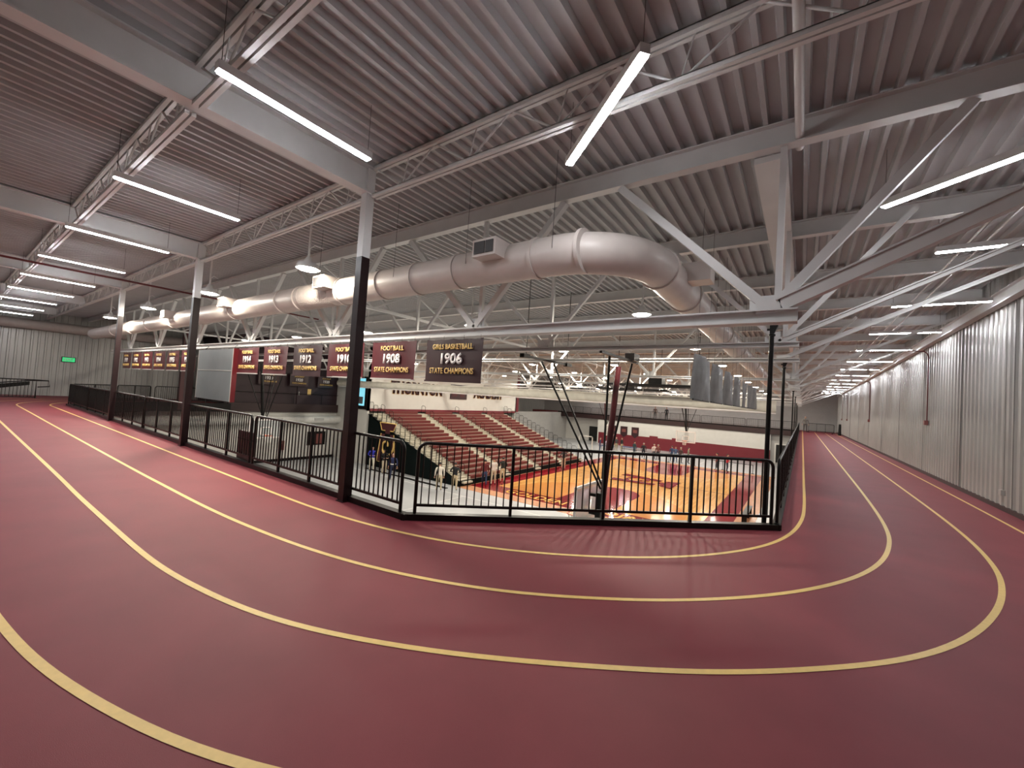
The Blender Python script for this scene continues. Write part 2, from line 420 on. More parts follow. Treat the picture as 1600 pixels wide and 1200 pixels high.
# thin rail in front of dark maroon wall
rt = thing('guard_rail', 'thin guard rail in front of the dark maroon upper wall', 'railing', (XO+.05,12.3,0))
MB().tube([(0,0,.12),(0,0,.95),(0,9.6,.95),(0,9.6,.12)], .02, 6).build('top_rail', BLACK, rt)
for yy in (2.4,4.8,7.2): MB().tube([(0,yy,.12),(0,yy,.95)], .02, 6).build('post', BLACK, rt)

# ================================================================ COLUMNS
for i, cx in enumerate(COLX[:3]):
    dark = MAROONSTEEL
    t = thing('steel_column', 'square column on the left straight, white above, dark maroon below, %s to the camera' % ORD[i], 'column', (cx,YL-.06,0), 0, 'square columns along the left straight')
    MB().box(-.072,.072,-.072,.072,0,3.8).build('lower_shaft', dark, t)
    MB().box(-.07,.07,-.07,.07,3.8,ZD-.05).build('upper_shaft', WHITE, t)
    MB().box(-.09,.09,-.09,.09,0,.012).build('base_plate', dark, t)
for i, (yy, ztop) in enumerate([(7.72,3.32),(13.1,3.32),(27,3.3),(35,3.3),(44,3.3),(53,3.3)]):
    t = thing('slim_post', 'slim black post behind the right railing, %s from the cut corner' % ORD[i], 'post', (XR-.17,yy,0), 0, 'slim black posts of the right straight')
    MB().tube([(0,0,-.4),(0,0,ztop-.30)], .034, 12).tube([(0,0,ztop-.31),(0,0,ztop-.28)], .05, 12).build('shaft', BLACK, t)
    MB().poly_ext([(-.03,-.04,ztop-.27),(.03,-.04,ztop-.27),(.08,-.04,ztop-.15),(.08,-.04,ztop),(-.03,-.04,ztop)],(0,.08,0)).box(-.07,-.03,-.02,.02,ztop-.22,ztop-.19).build('bracket', BLACK, t)

t = thing('steel_column', 'maroon steel column in the far left corner, behind the rounded railing panels', 'column', (-33.1,9.4,0))
MB().box(-.16,.16,-.16,.16,-.4,ZD-.35).build('lower_shaft', mat('maroon column paint', (70, 26, 30), rough=0.4), t)
# ================================================================ ROOF STEEL
# deep beams over the left straight, column to outer wall
for i, cx in enumerate(COLX+[-35.2]):
    t = MB(); t.ibeam((cx, YS, ZD-.02), (cx, YL+.05, ZD-.02), .2, .42)
    tag(t.build('roof_beam', WHITE), 'deep white beam crossing above the left straight, %s to the camera' % ORD[i], 'beam', 'deep beams over the left straight')
def joist(y, x0, x1, label, ztop=ZD-.005, dep=.5, mod=1.15, fine=True):
    t = thing('bar_joist', label, 'roof joist', (0,y,0), 0, 'open web joists under the deck')
    MB().box(x0,x1,-.055,-.01,ztop-.06,ztop).box(x0,x1,.01,.055,ztop-.06,ztop).box(x0,x1,-.055,.055,ztop-.012,ztop).build('top_chord', WHITE, t)
    zb = ztop-dep
    MB().box(x0+.0,x1-.0,-.055,-.01,zb,zb+.05).box(x0+.0,x1-.0,.01,.055,zb,zb+.05).box(x0+.0,x1-.0,-.055,.055,zb+.04,zb+.05).build('bottom_chord', WHITE, t)
    n = int((x1-x0)/mod); s = (x1-x0)/n; w = MB()
    for k in range(n):
        a = x0+k*s
        w.tube([(a,0,ztop-.03),(a+s/2,0,zb+.03)], .014, 6).tube([(a+s/2,0,zb+.03),(a+s,0,ztop-.03)], .014, 6).tube([(a+s/2,0,zb+.03),(a+s/2+.12,0,ztop-.03)], .010, 5)
    w.build('web', WHITE, t)
    return t
segs = [XW, COLX[3], COLX[2], COLX[1], COLX[0]]
sn = ['in the far left bay','between the third and fourth columns','between the second and third columns','between the first and second columns']
for (a, b), s in zip(zip(segs[:-1], segs[1:]), sn):
    joist(YL-.02, a+.1, b-.1, 'white web joist over the left railing, '+s)
    joist(1.5, a+.1, b-.1, 'white web joist above mid left straight, '+s)
joist(YL-.02, COLX[0]+.12, XE-.1, 'white web joist from the nearest column over the corner to the right wall', mod=1.3)
joist(1.5, COLX[0]+.12, XE-.1, 'white open web joist above the camera, beyond the first LED tube', mod=1.2)
# pipes beside the joist
tag(MB().tube([(-.13,3.2,5.02),(-.13,5.9,5.02)], .045, 10).tube([(-.13,3.19,5.02),(-.13,3.25,5.02)], .03, 10).build('roof_pipe', WHITE), 'short white pipe stub under the deck above the cut corner', 'pipe')
tag(MB().tube([(-17.3,YS+.1,4.62),(-17.3,3.8,4.62),(-17.3,9.5,4.62)], .03, 8).build('sprinkler_pipe', REDPIPE), 'thin dark red pipe crossing under the roof beyond the fourth tube', 'pipe')
for q, dy in enumerate((0.0, 0.22)):
    tag(MB().tube([(2.25+dy,6.0,4.95),(2.25+dy,60,4.95)], .018, 6).build('conduit', WHITE), ('inner' if q==0 else 'outer')+' thin white conduit of the pair under the deck of the right straight', 'conduit')
# purlins with the deck resting on them
PUR = [5.7, 8.8, 12.0, 15.1, 18.3, 21.5, 24.7, 27.9, 31.1, 34.3, 37.5, 40.7, 43.9, 47.1, 50.3, 53.5, 56.7, 59.9, 63.1]
for i, yy in enumerate(PUR):
    m_ = MB(); m_.ibeam((XW+.1, yy, ZD-.002), (XE-.05, yy, ZD-.002), .15, .29, .016)
    tag(m_.build('roof_beam', WHITE), 'white steel beam under the roof deck, %s beyond the corner' % ORD[i], 'beam', 'cross beams under the roof deck')
gd = MB(); gd.box(-.60,-.25,5.8,YN-.1,ZD-.37,ZD-.295)
tag(gd.build('roof_girder', WHITE), 'wide white girder running away along the inner edge of the right straight', 'girder')
# big trusses
TY = [5.7, 8.25, 10.6, 16.4, 22.5, 29.0, 36.0, 43.5, 51.0, 58.5]
NB = [-.35, -4.97, -9.6, -14.2, -18.85, -23.5, -28.1]
def truss(y, label, full, bw=.10, ew=.075):
    t = thing('roof_truss', label, 'roof truss', (0,y,0), 0, 'white roof trusses spanning the hall')
    zb, zt = 2.95, ZD-.3
    bz = zb-.12 if ew > .1 else zb-.05; hw = .1 if ew > .1 else .07
    bc = MB(); bc.box(-31.5,-.08,-hw,hw,zb+.02,zb+.04).box(-31.5,-.08,-hw,hw,bz,bz+.02).box(-31.5,-.08,-.012,.012,bz,zb+.04)
    bc.build('bottom_chord', WHITE, t)
    MB().bar((-.5,0,zb+.07),(-.25,0,zb+.09),ew,ew).bar((-.25,0,zb+.09),(3.45,0,4.80),ew,ew).bar((-.3,-ew*.5-.01,zb+.10+ew*.3),(3.45,-ew*.5-.01,4.81+ew*.3),.022,.02).build('end_brace', WHITE, t)
    if not full: 
        return t
    for k, nx in enumerate(NB):
        z0 = zb+.04; wd = .10
        MB().bar((nx,0,z0),(nx-1.95,0,zt),bw,bw).build('diagonal', WHITE, t)
        MB().bar((nx,0,z0),(nx+(1.75 if k else 1.62),0,zt),bw,bw).build('diagonal', WHITE, t)
        MB().bar((nx+(.07 if k==0 else .12),0,z0),(nx+(.07 if k==0 else .12),0,zt),.07,.07).build('vertical', WHITE, t)
        MB().box(nx-.22,nx+.22,-.008,.008,zb-.02,zb+.22).build('gusset_plate', WHITE, t)
    return t
for i, yy in enumerate(TY):
    truss(yy, 'white roof truss over the gym, %s to the camera%s' % (ORD[i], ', carrying the dated banners' if i==0 else ''), i != 2, .10 if i==0 else .075, .15 if i==0 else .06)
# braces in the other direction
for i, bx in enumerate((-10.5, -19.0, -27.0)):
    t = thing('lattice_girder', 'white lattice girder running away from the camera high over the gym, %s from the right' % ['first','second','third'][i], 'girder', (bx,0,0), 0, 'lengthwise lattice girders')
    MB().box(-.05,.05,5.8,YN-.2,ZD-1.15,ZD-1.07).build('bottom_chord', WHITE, t)
    w_ = MB(); yy = 5.8
    while yy < YN-3.5:
        w_.bar((0,yy,ZD-.3),(0,yy+1.6,ZD-1.1),.05).bar((0,yy+1.6,ZD-1.1),(0,yy+3.2,ZD-.3),.05); yy += 3.2
    w_.build('web', WHITE, t)

# ================================================================ LIGHTS
def tube_light(a, b, z, label, group):
    a, b = Vector((a[0],a[1])), Vector((b[0],b[1])); c = (a+b)/2; L = (b-a).length; ang = math.atan2(b.y-a.y, b.x-a.x)
    t = thing('linear_light', label, 'ceiling light', (c.x,c.y,z), ang, group)
    MB().box(-L/2,L/2,-.045,.045,.0,.055).box(-L/2,L/2,-.045,-.041,-.03,0).box(-L/2,L/2,.041,.045,-.03,0).box(-L/2-.015,-L/2,-.045,.045,-.03,.055).box(L/2,L/2+.015,-.045,.045,-.03,.055).build('housing', WHITE, t)
    MB().box(-L/2,L/2,-.0405,.0405,-.043,-.001).build('diffuser', TUBE, t)
    for s in (-1,1): MB().tube([(s*(L/2-.02),0,.05),(s*(L/2-.02),0,ZD-z+.08)], .003, 4).build('hanging_cable', GRILLE, t)
g1 = 'LED tubes over the left straight'; g2 = 'LED tubes over the right straight'
for k in range(9):
    xx = -4.46-3.76*k
    tube_light((xx,1.32),(xx,2.92),4.6, 'white LED tube light above the left straight, %s to the camera' % ORD[k], g1)
tube_light((-2.36,4.20),(-1.13,3.12),4.6,'slanting white LED tube light above the curve, top centre of the photo','LED tubes over the curve')
tube_light((.78,7.06),(1.88,6.19),4.6,'slanting white LED tube light where the curve meets the right straight','LED tubes over the curve')
for k in range(13):
    yy = 9.33+4.07*k
    tube_light((1.70,yy),(3.33,yy),4.6, 'white LED tube light above the right straight, %s to the camera' % ORD[k], g2)
for k in range(5):  # row of tubes added to brighten the far north end
    xx = -5-6*k
    tube_light((xx,63.5),(xx,65.1),4.4,'LED tube light above the far north track, %s from the right' % ['first','second','third','fourth','fifth'][k], 'LED tubes over the far track')
# high bays
def bay_proto():
    t = thing('high_bay_light', '', 'ceiling light', (0,0,4.0), 0)
    MB().tube([(0,0,.24),(0,0,.14),(0,0,.1),(0,0,-.0)], [.05,.09,.2,.23], 20).build('housing', WHITE, t)
    mb = MB(); n = 20; mb.add([(r_*math.cos(2*math.pi*k/n), r_*math.sin(2*math.pi*k/n), z_) for r_, z_ in ((.19,-.002),(.16,-.018),(.1,-.026)) for k in range(n)], [tuple(range(2*n,3*n))[::-1]]+[(j*n+k,(j+1)*n+k,(j+1)*n+(k+1)%n,j*n+(k+1)%n) for j in range(2) for k in range(n)]); mb.build('lamp', BAY, t)
    MB().tube([(0,0,.2),(0,0,ZD-4.0)], .022, 8).build('pendant', WHITE, t)
    MB().tube([(.0,.0,.22),(.03,.0,.42),(.15,.03,.47),(.45,.05,.36)], .012, 6).build('cord', WHITE, t)
    return t
bp = bay_proto(); first = True
def place_bay(x, y, z, label, grp):
    global first
    o = bp if first else copy_tree(bp); first = False
    o.location = (x,y,z); o['label'] = label; o['group'] = grp
for k, xx in enumerate((-8.3,-13.5,-19.1,-24.6)):
    place_bay(xx, 4.25, 4.1, 'glaring high-bay light hanging just beyond the left railing, %s to the camera' % ORD[k], 'high-bay lights beside the left straight')
for j, yy in enumerate((9.95,16.15,22.4,28.4,34.4,40.4,46.4,52.4,58.4)):
    for k in range(5):
        place_bay(-3.3-5.55*k, yy, 4.0, 'round high-bay light over the gym, %s row from the cut corner, %s from the right' % (ORD[j], ['first','second','third','fourth','fifth'][k]), 'high-bay lights over the gym')

# ================================================================ DUCTS
t = thing('ventilation_duct', 'big round white duct that turns away at an elbow above the cut corner', 'duct', (0,0,0))
DZ, DY, DR, DX = 3.86, 5.12, .285, -1.86
MB().tube([(-33,DY,DZ),(-20,DY,DZ),(-9.4,DY,DZ),(-3.0,DY,DZ)], DR, 28).build('straight_run', DUCTM, t)
el = [(DX-1.15+1.15*math.sin(a), DY+1.15-1.15*math.cos(a), DZ) for a in [math.radians(q) for q in range(0,91,9)]]
MB().tube([(-3.05,DY,DZ)]+el[0:]+[(DX,DY+1.25,DZ)], DR+.004, 28).build('elbow', DUCTM, t)
MB().tube([(DX,6.3,DZ),(DX,20,DZ),(DX,58,DZ)], DR, 24).build('far_run', DUCTM, t)
for xx in (-2.55,-3.3,-4.85,-5.9,-6.9,-8.3,-10.1,-11.0,-13.9,-16.6,-19.4,-22.2,-25,-28):
    MB().tube([(xx-.025,DY,DZ),(xx+.025,DY,DZ)], DR+.022, 28).build('collar', DUCTM, t)
for yy in (6.3,8.0,9.6,12.2,15.2,20.3,26,32,38,44):
    MB().tube([(DX,yy-.03,DZ),(DX,yy+.03,DZ)], DR+.03, 24).build('collar', DUCTM, t)
rb = MB()
for k in range(26): rb.tube([(-9.9+k*.05,DY,DZ),(-9.88+k*.05,DY,DZ)], DR+.008, 28)
rb.build('spiral_seam', DUCTM, t)
for xx in (-3.93,-8.5,-13.7,-18.9):
    gb = MB().box(xx-.24,xx+.2,DY-.52,DY-.1,DZ-.02,DZ+.24).build('outlet_box', DUCTM, t)
    g_ = MB()
    g_.box(xx-.2,xx+.0,DY-.535,DY-.515,DZ+.02,DZ+.20)
    g_.box(xx+.02,xx+.16,DY-.535,DY-.515,DZ+.02,DZ+.20); g_.build('grille', GRILLE, gb)
MB().box(DX+.1,DX+.62,6.9,7.25,DZ-.05,DZ+.25).build('outlet_box', DUCTM, t)
for xx in (-4.5,-6.3,-8.9,-2.9): MB().tube([(xx,DY-.3,DZ),(xx,DY-.29,ZD)], .004, 4).build('hanging_wire', GRILLE, t)
t = thing('ventilation_duct', 'long white duct low on the wall under the dark maroon wall', 'duct', (XO+.45,0,-1.15))
MB().tube([(0,4,0),(0,21,0)], .33, 20).build('straight_run', DUCTL, t)
for yy in (6,9,12,14.2,17,20): MB().tube([(0,yy-.03,0),(0,yy+.03,0)], .35, 20).build('collar', DUCTL, t)
for yy in (10,15.2,18.6): MB().box(.25,.4,yy,yy+.8,-.02,.16).build('outlet_box', WALLG, t)
t = thing('ventilation_duct', 'long pale duct high along the ribbed far left wall', 'duct', (XW+.7,0,4.35))
MB().tube([(0,0,0),(0,12,0)], .3, 20).build('straight_run', DUCTM, t)

# ================================================================ BANNERS
def cloth(w, h, seed, amp=.02):
    rnd = random.Random(seed); nx, nz = 14, 10; vs = []
    ph = rnd.uniform(0,6)
    for j in range(nz+1):
        for i in range(nx+1):
            x = -w/2+w*i/nx; z = -h*j/nz
            sag = .018*abs(math.sin(math.pi*4*i/nx))*(1-j/nz)
            y = amp*math.sin(3*x+ph+z*1.7)+amp*.5*math.sin(7*x-2*z+ph)
            vs.append((x, y, z-sag))
    fs = [(j*(nx+1)+i, (j+1)*(nx+1)+i, (j+1)*(nx+1)+i+1, j*(nx+1)+i+1) for j in range(nz) for i in range(nx)]
    n = len(vs); mb = MB(); mb.add(vs+[(a,b+.004,c) for a,b,c in vs], fs+[tuple(n+q for q in f[::-1]) for f in fs], 0, True); return mb
def banner(x, y, ztop, rz, w, h, title, year, label, group, dark=False, tube=True):
    t = thing('championship_banner', label, 'banner', (x,y,ztop), rz, group)
    if rz:
        for s in (-.4,.4): MB().tube([(s*w,0,.0),(s*w,.3,.0)], .012, 6).build('wall_arm', GRILLE, t)
    cloth(w, h, title+year+str(x), .012).build('cloth', BANM2 if dark else BANM, t)
    if year:
        text_obj(title, w*(.72 if len(title)>10 else .52), h*.13, GOLD, t, (0,-.03,-h*.19), bold=.03)
        text_obj(year, w*.38, h*.27, LETW, t, (0,-.03,-h*.47), bold=.04)
        text_obj('STATE CHAMPIONS', w*.78, h*.14, GOLD, t, (0,-.03,-h*.76), bold=.018)
    MB().box(-w/2,w/2,-.012,.012,-h-.02,-h+.01).build('hem_bar', GALV if not dark else BANM2, t)
    for s in (-.46,-.18,.18,.46): MB().tube([(s*w,0,-.02),(s*w,0,.06)], .004, 4).build('hook', GRILLE, t)
    return t
bt = [('GIRLS BASKETBALL','1906'),('FOOTBALL','1908'),('FOOTBALL','1910'),('FOOTBALL','1912'),('FOOTBALL','1913'),('FOOTBALL','1914'),None,None,('FOOTBALL','1911'),('FOOTBALL','1915'),('FOOTBALL','1914'),('FOOTBALL','1913'),('FOOTBALL','1912'),('FOOTBALL','1911')]
bl = ['maroon banner reading GIRLS BASKETBALL 1906 STATE CHAMPIONS, rightmost in the row','maroon banner reading FOOTBALL 1908 STATE CHAMPIONS','maroon football banner half hidden behind the nearest dark column',
 'maroon banner reading FOOTBALL 1912 STATE CHAMPIONS','maroon banner reading 1913 STATE CHAMPIONS','maroon banner just right of the grey hanging board',None,None,
 'maroon banner between the grey hanging board and the second column','maroon banner just left of the second dark column','maroon banner fourth from the left end of the row','maroon banner third from the left end of the row','maroon banner second from the left end of the row','small maroon banner at the left end of the row']
for k, b in enumerate(bt):
    if b: banner(-5.37-1.735*k, 5.58, 2.79, 0, 1.43, .80, b[0], b[1], bl[k], 'championship banners under the nearest truss', dark=(k in (0,3)))
for k in range(3):
    yy = 15.0+2.35*k
    banner(XO+.22, yy, 2.55, math.pi/2, 1.5, .95, ['TRACK','HOCKEY','GOLF'][k], '1920', 'dark maroon banner hanging low before the maroon wall, %s' % ['left of three','middle of three','right of three'][k], 'banners before the maroon wall', dark=True)
for k in range(7):
    yy = 8.05+1.66*k
    t = thing('hanging_banner', 'grey banner back hanging along the right side of the gym, %s to the camera' % ORD[k], 'banner', (-1.5,yy,2.72), math.pi/2, 'grey banner backs in a row along the gym')
    cloth(1.42, .79, 'g%d' % k, .03).build('cloth', BANG, t)
    MB().box(-.71,.71,-.012,.012,-.81,-.78).build('hem_bar', GRILLE, t)
    for s in (-.5,.5): MB().tube([(s,0,0),(s,0,ZD+.07-2.72)], .003, 4).build('hanging_cord', GRILLE, t)

# grey hanging board
t = thing('hanging_board', 'large grey-backed board with maroon side, hanging left of the 1914 banner', 'board', (-16.27,5.45,1.05))
MB().box(-1.47,1.47,0,.04,0,1.70).build('back_panel', PANELG, t)
MB().box(-1.47,1.47,-.012,0,.98,1.0).box(-1.47,-1.45,-.012,0,0,1.7).box(1.45,1.47,-.012,0,0,1.7).build('seam', GALV, t)
MB().box(1.47,1.5,0,.13,-.01,1.71).box(-1.5,-1.47,0,.13,-.01,1.71).box(-1.47,1.47,.04,.13,1.68,1.71).box(-1.47,1.47,.04,.13,-.01,.02).box(-1.47,1.47,.11,.13,.02,1.68).build('side_frame', REDP, t)
for s in (-1.2,1.2): MB().tube([(s,.08,1.7),(s,.2,1.85)], .012, 6).build('hanger', GRILLE, t)

# ================================================================ ROLLED CURTAIN
t = thing('divider_curtain', 'long pale divider curtain rolled up above the near end of the court', 'curtain', (0,20.4,0))
cv = MB(); N = 90; ring = []
for i in range(N+1):
    x = -33+32.1*i/N; s = 1+.05*math.sin(i*1.7)
    ring.append([(x, .2*s*math.cos(a), 2.1+.25*s*math.sin(a)+.01*math.sin(i*.9)) for a in [2*math.pi*k/14 for k in range(14)]])
cv.add([p for r in ring for p in r], [(i*14+k, i*14+(k+1)%14, (i+1)*14+(k+1)%14, (i+1)*14+k) for i in range(N) for k in range(14)], 0, True)
cv.add(ring[0], [tuple(range(14))]); cv.add(ring[-1], [tuple(range(14))[::-1]]); cv.build('rolled_fabric', CURT, t)
MB().tube([(-33,0,1.83),(-.9,0,1.83)], .045, 8).build('bottom_pipe', LETW, t)
for k in range(13):
    MB().tube([(-32+2.55*k,0,2.5),(-32+2.55*k,0,ZD-.1)], .012, 5).build('lift_strap', WHITE, t)

# ================================================================ BLEACHERS
t = thing('bleachers', 'wide bank of maroon bench bleachers with cream aisle steps', 'bleachers', (0,0,0))
RN, RUN = 18, .585; ZR0 = F0+.42; RISE = .225; XF = -18.9
SEC = [(22.3,25.9),(26.9,30.5),(31.5,35.1),(36.1,39.3)]; AIS = [(21.2,22.3),(25.9,26.9),(30.5,31.5),(35.1,36.1),(39.3,40.0)]
deckm = MB(); 
for r in range(RN):
    x1 = XF-r*RUN; z = ZR0+r*RISE
    deckm.box(x1-RUN, x1, 21.1, 40.0, z-.04, z)
    deckm.box(x1-.02, x1, 21.1, 40.0, z-RISE, z-.04)
deckm.build('deck', STEPM, t)
for r in range(RN):
    x1 = XF-r*RUN; z = ZR0+r*RISE
    for a, b in SEC:
        MB().box(x1-.33, x1+.01, a, b, z+.12, z+.19).box(x1-.03, x1+.01, a, b, z-.03, z+.12).build('bench', BENCH, t)
for r in range(RN):
    x1 = XF-r*RUN; z = ZR0+r*RISE
    for a, b in AIS: MB().box(x1, x1+.3, a+.1, b-.1, z-RISE, z-RISE+.11).build('aisle_step', STEPM, t)
for a, b in AIS[:4]:
    for r in range(1, RN, 2):
        x1 = XF-r*RUN; z = ZR0+r*RISE; yc = b-.08
        MB().tube([(x1,yc,z),(x1,yc,z+.62),(x1-.12,yc,z+.7),(x1-.42,yc,z+.74),(x1-.5,yc,z+.66),(x1-.5,yc,z)], .018, 6).build('aisle_rail', BLACK, t)
for q, yc in enumerate((21.12, 40.02)):
    for r in range(0, RN):
        x1 = XF-r*RUN; z = ZR0+r*RISE; rr = MB()
        rr.tube([(x1-.05,yc,z-.15),(x1-.05,yc,z+.85),(x1-.12,yc,z+.93),(x1-.5,yc,z+.93),(x1-.56,yc,z+.85),(x1-.56,yc,z-.15)], .018, 6)
        for e in (.2,.33,.46): rr.bar((x1-e,yc,z-.1),(x1-e,yc,z+.92),.01)
        rr.tube([(x1-.05,yc,z+.4),(x1-.56,yc,z+.4)], .01, 5).build('end_rail', BLACK, t)
sp = MB(); yc = 21.08
sp.poly_ext([(-29.3,yc,F0),(XF+.1,yc,F0),(XF+.1,yc,F0+.35),(XF-RN*RUN,yc,ZR0+(RN-1)*RISE-.1),(-29.3,yc,ZR0+(RN-1)*RISE-.1)],(0,-.04,0)); side = sp.build('side_panel', GREEN, t)
def ta_logo(parent, loc, rx, rz, s, mt, mg, mw):
    """T over A with a gold scroll between"""
    root = MB()
    root.poly_ext([(-1.0,0,2.2),(1.0,0,2.2),(.72,0,1.65),(.3,0,1.65),(.3,0,1.35),(-.3,0,1.35),(-.3,0,1.65),(-.72,0,1.65)],(0,-.02,0))
    root.poly_ext([(.35,0,1.3),(.8,0,1.3),(1.15,0,-1.0),(.6,0,-1.0)],(0,-.02,0)).poly_ext([(-.8,0,1.3),(-.35,0,1.3),(-.6,0,-1.0),(-1.15,0,-1.0)],(0,-.02,0))
    o = root.build('emblem', mt, parent); o.location = loc; o.rotation_euler = (rx,0,rz); o.scale = (s,s,s)
    out = MB(); L = [(-1.06,-.03,2.26),(1.06,-.03,2.26),(.78,-.03,1.58)]
    out.tube([(-1.04,-.03,2.24),(1.04,-.03,2.24),(.76,-.03,1.6),(.34,-.03,1.6)], .045, 5).tube([(-1.04,-.03,2.24),(-.76,-.03,1.6),(-.34,-.03,1.6)], .045, 5)
    out.tube([(.82,-.03,1.32),(1.2,-.03,-1.04),(.58,-.03,-1.04)], .04, 5).tube([(-.82,-.03,1.32),(-1.2,-.03,-1.04),(-.58,-.03,-1.04)], .04, 5)
    out.build('outline', mw, o)
    sc_ = [((.12+.13*a)*math.cos(a), -.04, .35+(.12+.13*a)*math.sin(a)) for a in [k*.35 for k in range(20)]]
    MB().tube(sc_, .09, 6).build('scroll', mg, o); return o
ta_logo(side, (-26.7,21.03,-3.0), 0, 0, .95, BANM, GOLD, GOLD)

MB().box(XF+.02,XF+.06,21.1,40.0,F0,F0+.36).build('front_skirt', GREEN, t)
tag(MB().box(-29.5,-29.42,21.2,42.5,-.1,.1).build('trim_5', WALLM), kind='structure')
t = thing('floor_strip', 'long dark strip on the grey floor before the green side panel', 'floor strip', (-23.2,20.05,F0)); MB().box(-4.6,4.2,-.12,.12,0,.04).build('strip', BLACK, t)  # thin black box laid down as the divider curtain's shadow
# name on the white wall
t = thing('wall_lettering', 'dark gold-edged letters THORNTON on the white wall behind the bleachers', 'lettering', (-29.46,26.3,2.05))
text_obj('THORNTON', 6.3, 1.15, BANM2, t, (0,0,0), rz=math.pi/2, bold=.05, name='letters', depth=.05)
text_obj('THORNTON', 6.34, 1.2, GOLD, t, (-.012,0,-.02), rz=math.pi/2, bold=.075, name='letter_edges', depth=.02)
t = thing('wall_lettering', 'dark gold-edged letters ACADEMY on the white wall behind the bleachers', 'lettering', (-29.46,37.0,2.05))
text_obj('ACADEMY', 5.4, 1.15, BANM2, t, (0,0,0), rz=math.pi/2, bold=.05, name='letters', depth=.05)
text_obj('ACADEMY', 5.44, 1.2, GOLD, t, (-.012,0,-.02), rz=math.pi/2, bold=.075, name='letter_edges', depth=.02)
t = thing('wall_emblem', 'small maroon plaque between the two words on the white wall', 'plaque', (-29.47,31.9,2.0))
MB().box(0,.06,-1.25,1.25,-.75,.75).build('plaque', BANM2, t)
MB().box(.06,.07,-1.0,-.25,-.5,.5).box(.06,.07,.2,.9,-.5,.5).build('relief', BANM, t)
# lit screen
t = thing('wall_screen', 'cyan lit screen in a black frame on the wall left of the bleachers', 'screen', (-31.2,20.92,0.3))
MB().box(-1.5,1.62,0,.08,-.3,2.45).build('frame', BLACK, t)
MB().box(-1.35,1.3,-.015,0,0,2.3).build('display', SCREEN, t)
MB().box(.4,1.1,-.02,-.015,.15,.75).box(-1.0,.2,-.02,-.015,.15,.4).build('display_panel', PANELG, t)

# ================================================================ COURT
zc = F0+.012
t = thing('basketball_court', 'glossy maple basketball court with a maroon border and gold lettering', 'court', (0,0,0))
MB().box(-18.8,-2.0,20.9,49.3,F0,zc).build('apron', APRON, t)
MB().box(-18.7,-3.0,22.0,48.2,zc,zc+.004).build('border', COURTM, t)
MB().box(-17.3,-4.35,23.5,46.7,zc+.004,zc+.008).build('playing_area', WOOD, t)
z1 = zc+.010
def arcpoly(cx, cy, r, a0, a1, n=28): return [(cx+r*math.cos(a0+(a1-a0)*k/n), cy+r*math.sin(a0+(a1-a0)*k/n)) for k in range(n+1)]
CXc = -10.8
MB().prism([(CXc-5.6,23.5)]+arcpoly(CXc,24.6,5.6,math.pi,0)+[(CXc+5.6,23.5)], zc+.008, z1).build('three_point_zone', TANPAINT, t)
MB().prism([(CXc-5.6,46.7)]+arcpoly(CXc,45.6,5.6,math.pi,2*math.pi)+[(CXc+5.6,46.7)], zc+.008, z1).build('three_point_zone', TANPAINT, t)
MB().prism([(CXc-1.85,23.5)]+[(CXc-1.85,28.3)]+arcpoly(CXc,28.3,1.85,math.pi,0)+[(CXc+1.85,23.5)], z1, z1+.002).build('key', COURTM, t)
MB().prism([(CXc-1.85,46.7)]+[(CXc-1.85,41.9)]+arcpoly(CXc,41.9,1.85,math.pi,2*math.pi)+[(CXc+1.85,46.7)], z1, z1+.002).build('key', COURTM, t)
cl = MB(); cl.box(-17.3,-4.35,35.05,35.13,zc+.008,z1)
cl.build('centre_line', COURTM, t)
text_obj('GOLDEN', 4.4, 1.0, PAINTY, t, (-13.8,22.75,zc+.006), rx=-math.pi/2, bold=.02, name='baseline_lettering', depth=.003)
text_obj('TROJANS', 5.2, 1.0, PAINTY, t, (-8.2,22.75,zc+.006), rx=-math.pi/2, bold=.02, name='baseline_lettering', depth=.003)
# centre emblem, read from the bleacher side
lg = ta_logo(t, (CXc-.6,35.0,z1+.02), -math.pi/2, 0, 1.0, COURTM, COURTM, COURTM); lg.rotation_euler = (-math.pi/2, 0, 0)
lg.rotation_mode = 'XYZ'; lg.rotation_euler = Matrix(((0,0,1),(-1,0,0),(0,-1,0))).to_euler(); lg.scale = (1.6,.3,1.45)
# lines of the cross court
t = thing('cross_court_lines', 'white painted lines of the grey practice court', 'floor marking', (0,0,0))
zl = F0+.004
def rect_line(x0,x1,y0,y1,w=.07):
    return MB().box(x0,x1,y0,y0+w,F0,zl).box(x0,x1,y1-w,y1,F0,zl).box(x0,x0+w,y0,y1,F0,zl).box(x1-w,x1,y0,y1,F0,zl)
rect_line(-30.5,-3.5,5.0,19.4).build('boundary', PAINTW, t)
ribbon([Vector(p) for p in arcpoly(-16.9,12.0,1.8,0,2*math.pi,40)], .06, zl).build('circle', PAINTW, t)
ribbon([Vector(p) for p in arcpoly(-29.5,12.0,6.0,-math.pi/2,math.pi/2,30)], .06, zl).build('arc', PAINTW, t)
ribbon([Vector(p) for p in arcpoly(-4.3,12.0,6.0,math.pi/2,3*math.pi/2,30)], .06, zl).build('arc', PAINTW, t)
MB().box(-16.93,-16.87,5,19.4,F0,zl).build('half_line', PAINTW, t)
t = thing('far_court_lines', 'short white dashes on the grey floor beyond the court', 'floor marking', (0,0,0))
for k in range(7): MB().box(-22+3.1*k,-21.92+3.1*k,50.5+.2*k,55.5,F0,zl).build('dash', PAINTW, t)

